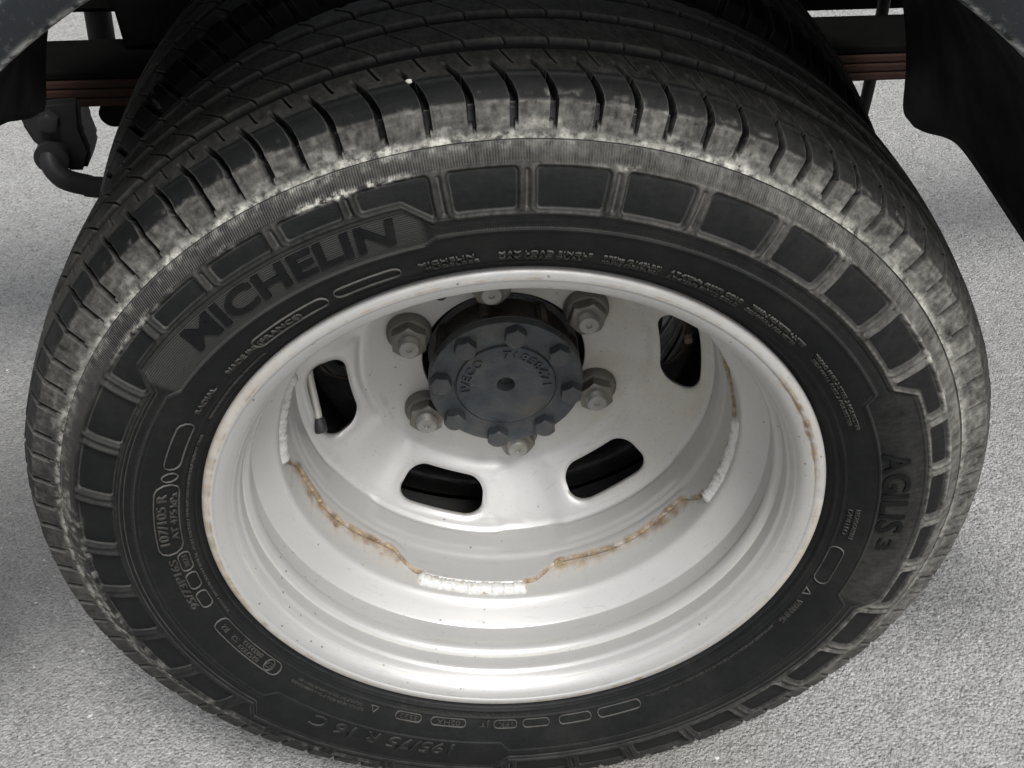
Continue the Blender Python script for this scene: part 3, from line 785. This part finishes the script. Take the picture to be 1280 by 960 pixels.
def make_disc():
    nt, nsid, K = 44, 10, 7                   # samples along the sector top/bottom, along its sides, rings
    r0, r1 = .124, .1700
    bm = bmesh.new(); dl = bm.verts.layers.float.new('dirt'); rl = bm.verts.layers.float.new('rust')
    def dirt_at(td, R, Y):
        t = np.radians(td)
        right = max(0, math.cos(t - .35)); up = max(0, math.sin(t))
        v = .12 + 1.1 * right ** 1.3 * (1.0 if R < .17 else .55) + .10 * up
        if R < .115: v += .22
        if Y < .07: v *= .75
        return min(v, .95)
    def vert(td, R, y=None, rust=0.0):
        t = td * D2R
        Y = float(disc_pt(np.array(td), np.array(R))) if y is None else y
        v = bm.verts.new((R * math.cos(t), Y, R * math.sin(t) + AX))
        v[dl] = dirt_at(td, R, Y); v[rl] = rust
        return v
    def quad(a, b, c, d):
        try: bm.faces.new((a, b, c, d))
        except ValueError: pass
    for k in range(6):
        c = SLOT0 + 60 * k
        out = [(-30 + 60 * i / nt, r0) for i in range(nt)] + [(30, r0 + (r1 - r0) * i / nsid) for i in range(nsid)] + \
              [(30 - 60 * i / nt, r1) for i in range(nt)] + [(-30, r1 - (r1 - r0) * i / nsid) for i in range(nsid)]
        rings = []
        hole = []
        for a, R in out:                     # bisect from the slot centre to the hole outline
            lo_, hi_ = 0.0, 1.0
            for _ in range(30):
                md = (lo_ + hi_) / 2
                if slot_sdf(np.array(a * md), np.array(.149 + (R - .149) * md)) < 0: lo_ = md
                else: hi_ = md
            hole.append((a * lo_, .149 + (R - .149) * lo_))
        for q in range(K + 1):
            f = [0, .06, .14, .26, .42, .62, .82, 1.0][q]
            rings.append([vert(c + h[0] + (o[0] - h[0]) * f, h[1] + (o[1] - h[1]) * f) for h, o in zip(hole, out)])
        n = len(out)
        # inward lip of the hole
        lip = []
        for v in rings[0]:
            lip.append(bm.verts.new(v.co + Vector((0, .0035, 0)))); lip[-1][dl] = .5; lip[-1][rl] = .25
        for i in range(n): quad(lip[i], lip[(i + 1) % n], rings[0][(i + 1) % n], rings[0][i])
        for q in range(K):
            for i in range(n): quad(rings[q][i], rings[q][(i + 1) % n], rings[q + 1][(i + 1) % n], rings[q + 1][i])
    na = 6 * nt
    angs = [SLOT0 - 30 + 60.0 * i / nt for i in range(na)]
    prev = None
    for R in [.0690, .0700, .078, .086, .094, .102, .109, .113, .1155, .1178, .120, .122, .124]:
        cur = [vert(a, R) for a in angs]
        if prev:
            for i in range(na): quad(prev[i], prev[(i + 1) % na], cur[(i + 1) % na], cur[i])
        prev = cur
    # rounded shoulder and the flange that reaches forward to the welds
    nf = na
    angf = angs
    prev = None
    for s in np.linspace(0, 1, 26):
        cur = []
        for i, a in enumerate(angf):
            ys = float(disc_pt(np.array(a), np.array(.1700)))
            ey = float(edge_y(np.array(a)))
            aa = (a - SLOT0 + 30) % 60 - 30
            pad = float(sstep(22.5, 19.0, np.abs(np.array(aa))))
            if s < .24:
                t = s / .24 * math.pi / 2
                R = .1700 + .0030 * math.sin(t); Y = ys - .0010 - .0045 * (1 - math.cos(t))
                if s == 0: Y = ys
            else:
                t = (s - .24) / .76
                y0 = ys - .0055
                Y = y0 + (ey - y0) * t
                R = .1728 + .0020 * t
                R += .0016 * float(sstep(.050, .046, np.array(Y))) - .0012 * pad * float(sstep(.054, .058, np.array(Y)))
                g = 0.0
                for ga, gb in GAPS:
                    m_ = a % 360
                    g = max(g, float(sstep(ga + 5, ga + 8, np.array(m_)) * sstep(gb - 5, gb - 8, np.array(m_))))
                R -= .0016 * g * float(sstep(.047, .044, np.array(Y)))
                R = min(R, .1758)
            ru = 0.0
            inw = any(ga - 2 < a % 360 < gb + 2 for ga, gb in GAPS)
            ru = max(0.0, 1 - (Y - ey) / .0062) * (2.0 if inw else .3)
            cur.append(vert(a, R, Y, ru))
        if prev:
            for i in range(nf): quad(prev[i], prev[(i + 1) % nf], cur[(i + 1) % nf], cur[i])
        prev = cur
    bmesh.ops.remove_doubles(bm, verts=list(bm.verts), dist=2e-5)
    bmesh.ops.recalc_face_normals(bm, faces=list(bm.faces))
    # normals must look towards the viewer (-Y) on the flat centre
    f = min(bm.faces, key=lambda f: abs((f.calc_center_median() - Vector((0, .117, AX))).length - .09))
    if f.normal.y > 0: bmesh.ops.reverse_faces(bm, faces=list(bm.faces))
    me = bpy.data.meshes.new('wheel_disc'); bm.to_mesh(me); bm.free()
    o = link('wheel_disc', me, PAINT, wheel)
    flat_edges(o, 60)
    s = o.modifiers.new('thickness', 'SOLIDIFY'); s.thickness = .0048; s.offset = -1.0
    s.use_rim = True
    o.data.materials.append(RUSTEDGE); s.material_offset_rim = 0
    return o
disc = make_disc()

def weld(cen, half):
    n = int(half * 2 / .35); k = 12
    td = np.linspace(cen - half, cen + half, n)
    V = []
    for i, a in enumerate(td):
        e = min(1, min(i, n - 1 - i) / 4.0); e = math.sqrt(max(0, 1 - (1 - e) ** 2)) * .9 + .1
        w = (.0062 + .0014 * fbm(np.array(a * 1.3), np.array(1.0), 71, 3)) * e; hgt = (.0058 + .0026 * fbm(np.array(a * 2.1), np.array(4.0), 73, 3)) * e
        yc = .0140 + .0016 * (fbm(np.array(a * .7), np.array(2.0), 75, 2) - .5)
        for j in range(k):
            t = 2 * math.pi * j / k
            lump = 1 + .24 * (fbm(np.array(a * 2.6), np.array(j * 1.1), 77, 3) - .5)
            R = .1802 - hgt * math.sin(t) * lump; Y = yc + w * math.cos(t) * lump
            V.append((R * math.cos(a * D2R), Y, R * math.sin(a * D2R) + AX))
    F = grid_faces(n, k)
    F2 = np.array([[i * k + k - 1, (i + 1) * k + k - 1, (i + 1) * k, i * k] for i in range(n - 1)])
    o = mesh_np('weld_bead', np.array(V), np.vstack([F, F2]), WELD, rim)
    bm = bmesh.new(); bm.from_mesh(o.data)
    bmesh.ops.holes_fill(bm, edges=[e for e in bm.edges if e.is_boundary], sides=0)
    bmesh.ops.recalc_face_normals(bm, faces=bm.faces); bm.to_mesh(o.data); bm.free()
    return o
for c, hf in ((255, 16.0), (346.5, 15.2), (75, 16), (165.5, 15)): weld(c, hf)

# small punched hole in the disc face, seen as a dark dimple
def pr(R, td, Y): return Vector((R * math.cos(td * D2R), Y, R * math.sin(td * D2R) + AX))
hole = tube('locating_hole', [pr(.0850, 123.2, .1166), pr(.0850, 123.2, .1212)], .0052, CASTD, disc, 18)
# stamped number beside a nut
st = text_mesh('1028', .0042 / .7, 0.0, 0.0, 1.1)
v = np.empty(len(st.vertices) * 3, np.float32); st.vertices.foreach_get('co', v); v = v.reshape(-1, 3)
v = np.column_stack([v[:, 1] * -1.0, np.where(v[:, 2] > 0, .11665, .1175), v[:, 0]]) 
v = np.column_stack([v[:, 0] - .079, v[:, 1], -v[:, 2] + AX + .0305])
st.vertices.foreach_set('co', v.astype(np.float32).ravel()); st.materials.clear()
link('stamped_number', st, mat_simple('stamp_grey', (.30, .28, .24), (.42, .40, .36), .6), disc)

# valve of the outer wheel, reaching through the left hand hole
vp = [Vector((-.1675, .128, .020 + AX)), Vector((-.1645, .1075, .0015 + AX)), Vector((-.1602, .0880, -.0255 + AX))]
vs = tube('valve_stem', [tuple(p) for p in vp], [.0042, .0040, .0038], STEMM, wheel, 14)
d_ = (vp[2] - vp[1]).normalized()
tube('valve_cap', [vp[2] - d_ * .001, vp[2] + d_ * .0005, vp[2] + d_ * .0105, vp[2] + d_ * .0118], [.0052, .0056, .0055, .0044], CAPPL, vs, 14)

# ------------------------------------------------------------------ the inner wheel of the pair
def copy_tree(o, parent=None):
    c = o.copy(); COL.objects.link(c)
    if o.name.split('.')[0] in ('rim', 'wheel_disc', 'weld_bead'):       # hidden rim coloured near-black in place of the shade behind the disc
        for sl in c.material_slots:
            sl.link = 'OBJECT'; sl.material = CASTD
    c.parent = parent
    for ch in o.children:
        if ch.name.split('.')[0] in ('sidewall_lettering', 'moulded_outline', 'stamped_number', 'locating_hole', 'valve_stem'): continue
        copy_tree(ch, c)
    return c
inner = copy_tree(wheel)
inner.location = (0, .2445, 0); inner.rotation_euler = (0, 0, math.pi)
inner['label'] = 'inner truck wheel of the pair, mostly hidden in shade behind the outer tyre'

iv = tube('valve_stem', [(-.1640, .0935, -.0275 + AX), (-.1660, .060, -.020 + AX), (-.170, .030, -.012 + AX)], [.0036, .0038, .0040], BRASS, inner, 16)
# ------------------------------------------------------------------ hub
hub = thing('wheel_hub', 'black cast wheel hub with bolted round cap and six lug nuts in the rim centre', 'hub')
revolve('hub_body', [(.0001, .0905), (.0600, .0905), (.0630, .0907), (.0640, .0915), (.0640, .0945), (.0625, .0955), (.0585, .0965), (.0585, .1100), (.0590, .1220), (.0640, .1230), (.0640, .1900), (.0001, .1900)], CASTD, hub, 96, None, 40)
for a in range(8):                            # ribs between the cap screws
    t = math.radians(78.3 + 22.5 + 45 * a)
    bm = bmesh.new(); bmesh.ops.create_cube(bm, size=1)
    for v in bm.verts: v.co = Vector((v.co.x * .010, v.co.y * .026, v.co.z * .012))
    bmesh.ops.bevel(bm, geom=list(bm.edges), offset=.002, segments=2, affect='EDGES')
    me = bpy.data.meshes.new('hub_rib'); bm.to_mesh(me); bm.free()
    o = link('hub_rib', me, CASTD, hub); flat_edges(o, 40)
    o.matrix_local = Matrix.Translation((.0575 * math.cos(t), .108, .0575 * math.sin(t) + AX)) @ Matrix.Rotation(-t + math.pi / 2, 4, 'Y')
cap = revolve('hub_cap', [(.0001, .0960), (.0068, .0950), (.0071, .0830), (.0078, .0822), (.0200, .0822), (.0240, .0818), (.0280, .0806), (.0390, .0804), (.0408, .0808), (.0414, .0818), (.0416, .0834), (.0424, .0834),
                           (.0427, .0826), (.0440, .0823), (.0600, .0823), (.0628, .0825), (.0638, .0834), (.0640, .0850), (.0640, .0895), (.0630, .0905)], CAST, hub, 128, None, 40)
def cap_text(body, tha, thb, rb, hgt, y=.0790):
    me = text_mesh(body, hgt / .7, .0001, 0, 1.12)
    V = np.empty(len(me.vertices) * 3, np.float32); me.vertices.foreach_get('co', V); V = V.reshape(-1, 3)
    x0, x1 = V[:, 0].min(), V[:, 0].max()
    T = (tha - (V[:, 0] - x0) / (x1 - x0) * (tha - thb)) * D2R; R = rb + V[:, 1]
    P = np.stack([R * np.cos(T), np.where(V[:, 2] > 0, y, y + .0015), R * np.sin(T) + AX], -1)
    me.vertices.foreach_set('co', P.astype(np.float32).ravel()); me.update(); me.materials.clear()
    return link('raised_lettering', me, CASTB, cap)
cap_text('IVECO', 184, 122, .0302, .0072)
cap_text('71858471', 90, -4, .0300, .0076)

def hexhead(name, r_af, h, mat, parent, pos, ang, dome=.0006, chamfer=.0016):
    R = r_af / math.cos(math.pi / 6)
    bm = bmesh.new()
    rows = [(1.0, 0), (1.0, -h + chamfer), (None, -h), ]
    base = [bm.verts.new((R * math.cos(k * math.pi / 3 + ang), 0, R * math.sin(k * math.pi / 3 + ang))) for k in range(6)]
    n = 36
    def hexr(a):
        a = (a - ang) % (math.pi / 3) - math.pi / 6
        return r_af / math.cos(a)
    A = np.linspace(0, 2 * math.pi, n, endpoint=False) + ang
    bm.free(); bm = bmesh.new()
    rings = []
    rings.append([bm.verts.new((hexr(a) * math.cos(a), 0, hexr(a) * math.sin(a))) for a in A])
    rings.append([bm.verts.new((hexr(a) * math.cos(a), -h + chamfer * (hexr(a) - r_af * .97) / (R - r_af * .97), hexr(a) * math.sin(a))) for a in A])
    rings.append([bm.verts.new((r_af * .93 * math.cos(a), -h, r_af * .93 * math.sin(a))) for a in A])
    rings.append([bm.verts.new((r_af * .55 * math.cos(a), -h - dome * .7, r_af * .55 * math.sin(a))) for a in A])
    c = bm.verts.new((0, -h - dome, 0))
    for p, q in zip(rings, rings[1:]):
        for i in range(n): bm.faces.new((p[i], p[(i + 1) % n], q[(i + 1) % n], q[i]))
    for i in range(n): bm.faces.new((rings[-1][i], rings[-1][(i + 1) % n], c))
    bmesh.ops.recalc_face_normals(bm, faces=list(bm.faces))
    me = bpy.data.meshes.new(name); bm.to_mesh(me); bm.free()
    o = link(name, me, mat, parent); flat_edges(o, 28)
    o.location = pos
    return o
for k in range(8):
    t = math.radians(78.3 + 45 * k)
    hexhead('bolt', .0081, .0098, CASTB, cap, (.0543 * math.cos(t), .0825, .0543 * math.sin(t) + AX), random.uniform(0, 1.05))

def turned(name, prof, mat, parent, pos, n=40, ang=35):
    th = np.linspace(0, 2 * np.pi, n, endpoint=False)
    pf = np.array(prof)
    V = np.stack([pf[None, :, 0] * np.cos(th)[:, None], np.repeat(pf[None, :, 1], n, 0), pf[None, :, 0] * np.sin(th)[:, None]], -1).reshape(-1, 3)
    o = mesh_np(name, V, grid_faces(n, len(pf), True), mat, parent); flat_edges(o, ang); o.location = pos
    return o
thread = []
for i in range(5): thread += [(.0089, -.0190 - i * .0014), (.0081, -.0197 - i * .0014)]
for k in range(6):
    t = math.radians(33.41 + 60 * k)
    pos = (.085 * math.cos(t), .1170, .085 * math.sin(t) + AX)
    nut = hexhead('lug_nut', .0138, .0105, STEEL, hub, (pos[0], pos[1] - .0085, pos[2]), [.2, .75, .45, .3, .9, .62][k], .0, .0018)
    turned('washer', [(.0001, -.0090), (.0150, -.0090), (.0168, -.0086), (.0186, -.0060), (.0190, -.0045), (.0190, -.0005), (.0186, .0004)], STEEL, nut, (0, .0085, 0))
    turned('stud', [(.0001, -.0252), (.0016, -.0253), (.0024, -.0266), (.0040, -.0268), (.0062, -.0266), (.0078, -.0262), (.0086, -.0252)][::1] + [(.0089, -.0246)] + [(r, y) for r, y in thread[::-1]][::1] + [(.0089, -.0150)], STUDM, nut, (0, .0085, 0), 32, 25)
# brake drum behind the wheels, seen through the hand holes
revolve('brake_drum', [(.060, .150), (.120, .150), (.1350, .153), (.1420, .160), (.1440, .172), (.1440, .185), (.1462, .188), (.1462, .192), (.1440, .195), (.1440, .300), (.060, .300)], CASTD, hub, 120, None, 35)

# ------------------------------------------------------------------ truck body around the wheel
body = thing('truck', 'grey truck fender edge and black wheel arch framing the top of the tyre', 'truck', (0, -.12, AX))
def B(p): return (p[0], p[1] + .12, p[2] - AX)          # children are placed relative to the empty
ARC = (0.0, .075)                            # arch centre relative to the axle
def arch(name, prof, mat, a0, a1, n=90, parent=body, thick=.003, off=1):
    th = np.linspace(a0, a1, n) * D2R
    P = np.asarray(prof, float)
    V = np.stack([ARC[0] + P[None, :, 0] * np.cos(th)[:, None], np.repeat(P[None, :, 1], n, 0) + .12, ARC[1] + P[None, :, 0] * np.sin(th)[:, None]], -1).reshape(-1, 3)
    wear = np.repeat((np.exp(-((P[:, 0] - .3990) / .0016) ** 2) + .35 * np.exp(-((P[:, 0] - .4215) / .0012) ** 2))[None, :], n, 0)
    o = mesh_np(name, V, grid_faces(n, len(P)), mat, parent, True, None, {'wear': wear})
    flat_edges(o, 45)
    s = o.modifiers.new('thickness', 'SOLIDIFY'); s.thickness = thick; s.offset = off
    return o
arch('fender_lip', smooth_prof([(.398, -.098), (.3972, -.114), (.3985, -.1215), (.4025, -.1245), (.412, -.1262), (.4195, -.1268), (.4225, -.1250), (.4240, -.1225)], 5), FENDERM, -8, 188)
arch('fender', smooth_prof([(.4242, -.1215), (.428, -.1225), (.436, -.1245), (.47, -.1262), (.60, -.1275)], 4), FENDERM, -8, 188)
def liner(name, ends, side):
    # half shell of the wheel arch: from the lip inwards, ending in a lower edge (Y, z) with a rounded inner corner
    nth = 60
    E = np.array(ends)
    ys = np.concatenate([np.linspace(-.100, .300, 40), np.linspace(.304, E[-1, 0], 22)])
    V = []
    for y in ys:
        e = math.degrees(math.asin((np.interp(y, E[:, 0], E[:, 1]) - ARC[1]) / .398))
        for a in np.linspace(90, e, nth):
            t = a * D2R
            V.append((side * .398 * math.cos(t), y + .12, ARC[1] + .398 * math.sin(t)))
    o = mesh_np(name, np.array(V), grid_faces(len(ys), nth), BLACKPL, body)
    s = o.modifiers.new('thickness', 'SOLIDIFY'); s.thickness = .004; s.offset = 0
    return o
cor = [(.342 - .012 + .012 * math.sin(t), .012 - .012 * math.cos(t)) for t in np.linspace(0, math.pi / 2, 10)]
liner('arch_liner', [tuple(p) for p in smooth_prof([(-.1, .120), (.05, .120), (.13, .1215), (.171, .1215), (.200, .119), (.228, .110), (.275, .089), (.305, .078)], 6)] + [(y, .0755 + z) for y, z in cor], 1)
liner('arch_liner', [tuple(p) for p in smooth_prof([(-.1, .250), (.10, .248), (.182, .222), (.228, .201), (.27, .181), (.300, .170)], 6)] + [(y - .015, .1645 + z) for y, z in cor], -1)
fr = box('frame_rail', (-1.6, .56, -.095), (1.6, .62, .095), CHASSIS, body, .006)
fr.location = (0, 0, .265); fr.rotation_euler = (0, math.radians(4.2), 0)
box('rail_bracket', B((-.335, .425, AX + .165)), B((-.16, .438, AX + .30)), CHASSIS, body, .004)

# ------------------------------------------------------------------ suspension
spring = thing('leaf_spring', 'rusty leaf spring pack on its shackle passing behind the tyre', 'leaf spring', (0, .42, AX))
def leaf(z0, th_, half, mat, bow=.05, y0=-.035, y1=.035):
    n = 40; xs = np.linspace(-half, half, n)
    z = z0 + bow * (xs / .6) ** 2
    V = []
    for x, zz in zip(xs, z):
        V += [(x, y0, zz), (x, y1, zz), (x, y1, zz + th_), (x, y0, zz + th_)]
    V = np.array(V); F = []
    for i in range(n - 1):
        for k in range(4): F.append((i * 4 + k, (i + 1) * 4 + k, (i + 1) * 4 + (k + 1) % 4, i * 4 + (k + 1) % 4))
    F += [(0, 1, 2, 3), tuple((n - 1) * 4 + k for k in (3, 2, 1, 0))]
    o = mesh_np('leaf', V, np.array(F), mat, spring, False)
    o.data.materials.clear(); o.data.materials.append(mat)
    b = o.modifiers.new('edge', 'BEVEL'); b.width = .002; b.segments = 2
    return o
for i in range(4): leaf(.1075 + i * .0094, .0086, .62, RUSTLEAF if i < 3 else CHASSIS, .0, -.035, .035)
spring.rotation_euler = (0, math.radians(3.3), 0)
def plate(name, outline_xz, y0, y1, mat, parent, bevel=.004):
    bm = bmesh.new()
    a = [bm.verts.new((x, y0, z)) for x, z in outline_xz]
    f = bm.faces.new(a)
    r = bmesh.ops.extrude_face_region(bm, geom=[f])
    for v in [g for g in r['geom'] if isinstance(g, bmesh.types.BMVert)]: v.co.y = y1
    bmesh.ops.recalc_face_normals(bm, faces=list(bm.faces))
    bmesh.ops.bevel(bm, geom=[e for e in bm.edges], offset=bevel, segments=2, affect='EDGES')
    me = bpy.data.meshes.new(name); bm.to_mesh(me); bm.free()
    return flat_edges(link(name, me, mat, parent), 40)
shk = plate('shackle', [(-.436, .140), (-.376, .140), (-.383, .110), (-.381, .085), (-.392, .064), (-.412, .066), (-.432, .096), (-.438, .120)], -.04, .0, GREYMET, None)
bolt_s = hexhead('shackle_bolt', .0090, .010, GREYMET, None, (-.409, -.041, .123), .3)
bush_s = tube('shackle_bush', [(-.417, -.050, .086), (-.417, .0, .086)], .0165, GREYMET, None, 24)
for o in (shk, bolt_s, bush_s):
    o.parent = spring
    o.matrix_parent_inverse = Matrix.Rotation(-math.radians(3.3), 4, 'Y')
bar = tube('stabiliser_bar', bez([(-.416, .392, AX + .098), (-.420, .374, AX + .084), (-.411, .366, AX + .068), (-.390, .366, AX + .0575), (-.36, .367, AX + .050), (-.1, .38, AX + .00), (.3, .39, AX - .02)], 8), .0105, GREYMET, None, 16)
tag(bar, 'bent dark metal stabiliser bar leaving the shackle below the spring', 'stabiliser bar')
shock = thing('shock_absorber', 'slim dark shock absorber standing behind the left end of the spring', 'shock absorber', (-.406, .56, AX + .03))
tube('damper_body', [(0, 0, .02), (.012, .01, .13)], .014, GREYMET, shock, 18)
tube('damper_rod', [(.012, .01, .125), (.034, .03, .30)], .0085, GREYMET, shock, 14)
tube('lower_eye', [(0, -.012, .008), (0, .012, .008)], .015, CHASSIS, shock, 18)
hang = tube('brake_pipe', bez([(.425, .50, AX + .23), (.420, .50, AX + .10), (.410, .48, AX + .03), (.400, .47, AX - .02), (.385, .46, AX - .10)], 6), .0065, GREYMET, None, 12)
tag(hang, 'thin grey pipe hanging past the spring on the right, beside the arch liner', 'pipe')
tail = thing('exhaust_silencer', 'dark rounded silencer under the frame at the top right', 'exhaust', (.40, .70, AX - .005))
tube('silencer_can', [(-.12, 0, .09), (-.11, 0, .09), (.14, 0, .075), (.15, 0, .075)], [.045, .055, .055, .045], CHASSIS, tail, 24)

# ------------------------------------------------------------------ pebbles
def pebble(p, r, label, seed):
    bm = bmesh.new(); bmesh.ops.create_icosphere(bm, subdivisions=3, radius=r)
    for v in bm.verts:
        k = 1 + .35 * (float(fbm(np.array(v.co.x / r * 1.3 + seed), np.array(v.co.y / r * 1.3 + v.co.z / r + 9), seed, 3)) - .5)
        v.co = Vector((v.co.x * k, v.co.y * k * .8, v.co.z * k * .75))
    me = bpy.data.meshes.new('pebble'); bm.to_mesh(me); bm.free()
    for q in me.polygons: q.use_smooth = True
    o = link('pebble', me, STONE); o.location = p
    tag(o, label, 'pebble')
    return o
tq = 96.3 * D2R
pebble((.3462 * math.cos(tq), -.0530, .3462 * math.sin(tq) + AX), .0019, 'tiny pale pebble wedged in a shoulder slot at the top of the tyre', 1)

# loose grit of the worn asphalt: real little stones, one object
def grit():
    n = 11000
    xy = np.column_stack([RNG.uniform(-1.25, 1.25, n), RNG.uniform(-.35, 2.1, n)])
    keep = (np.abs(xy[:, 1] - .12) > .26) | (np.abs(xy[:, 0]) > .13)
    xy = xy[keep]; n = len(xy)
    r = np.clip(RNG.lognormal(-6.85, .40, n), .0005, .0028)
    bm = bmesh.new(); bmesh.ops.create_icosphere(bm, subdivisions=1, radius=1.0)
    bv = np.array([v.co[:] for v in bm.verts]); bf = np.array([[v.index for v in f.verts] for f in bm.faces]); bm.free()
    k = len(bv)
    jit = RNG.uniform(.62, 1.2, (n, k, 1)); a = RNG.uniform(0, 6.28, n)
    st = RNG.uniform(.7, 1.35, (n, 1, 3)) * np.array([1, 1, .62])
    P = bv[None] * jit * st * r[:, None, None]
    c, s_ = np.cos(a)[:, None], np.sin(a)[:, None]
    X = P[..., 0] * c - P[..., 1] * s_; Y = P[..., 0] * s_ + P[..., 1] * c
    V = np.stack([X + xy[:, :1], Y + xy[:, 1:], P[..., 2] + r[:, None] * .15], -1).reshape(-1, 3)
    F = (bf[None] + (np.arange(n) * k)[:, None, None]).reshape(-1, 3)
    tone = np.repeat(RNG.uniform(0, 1, n), k)
    t = NT('grit_stone')
    c_ = t.mix(t.attr('tone'), (0.15, 0.148, 0.142), (0.40, 0.395, 0.38))
    o = mesh_np('asphalt_grit', V, F, t.out(c_, 0.88), None, False, None, {'tone': tone})
    o['kind'] = 'stuff'
grit()
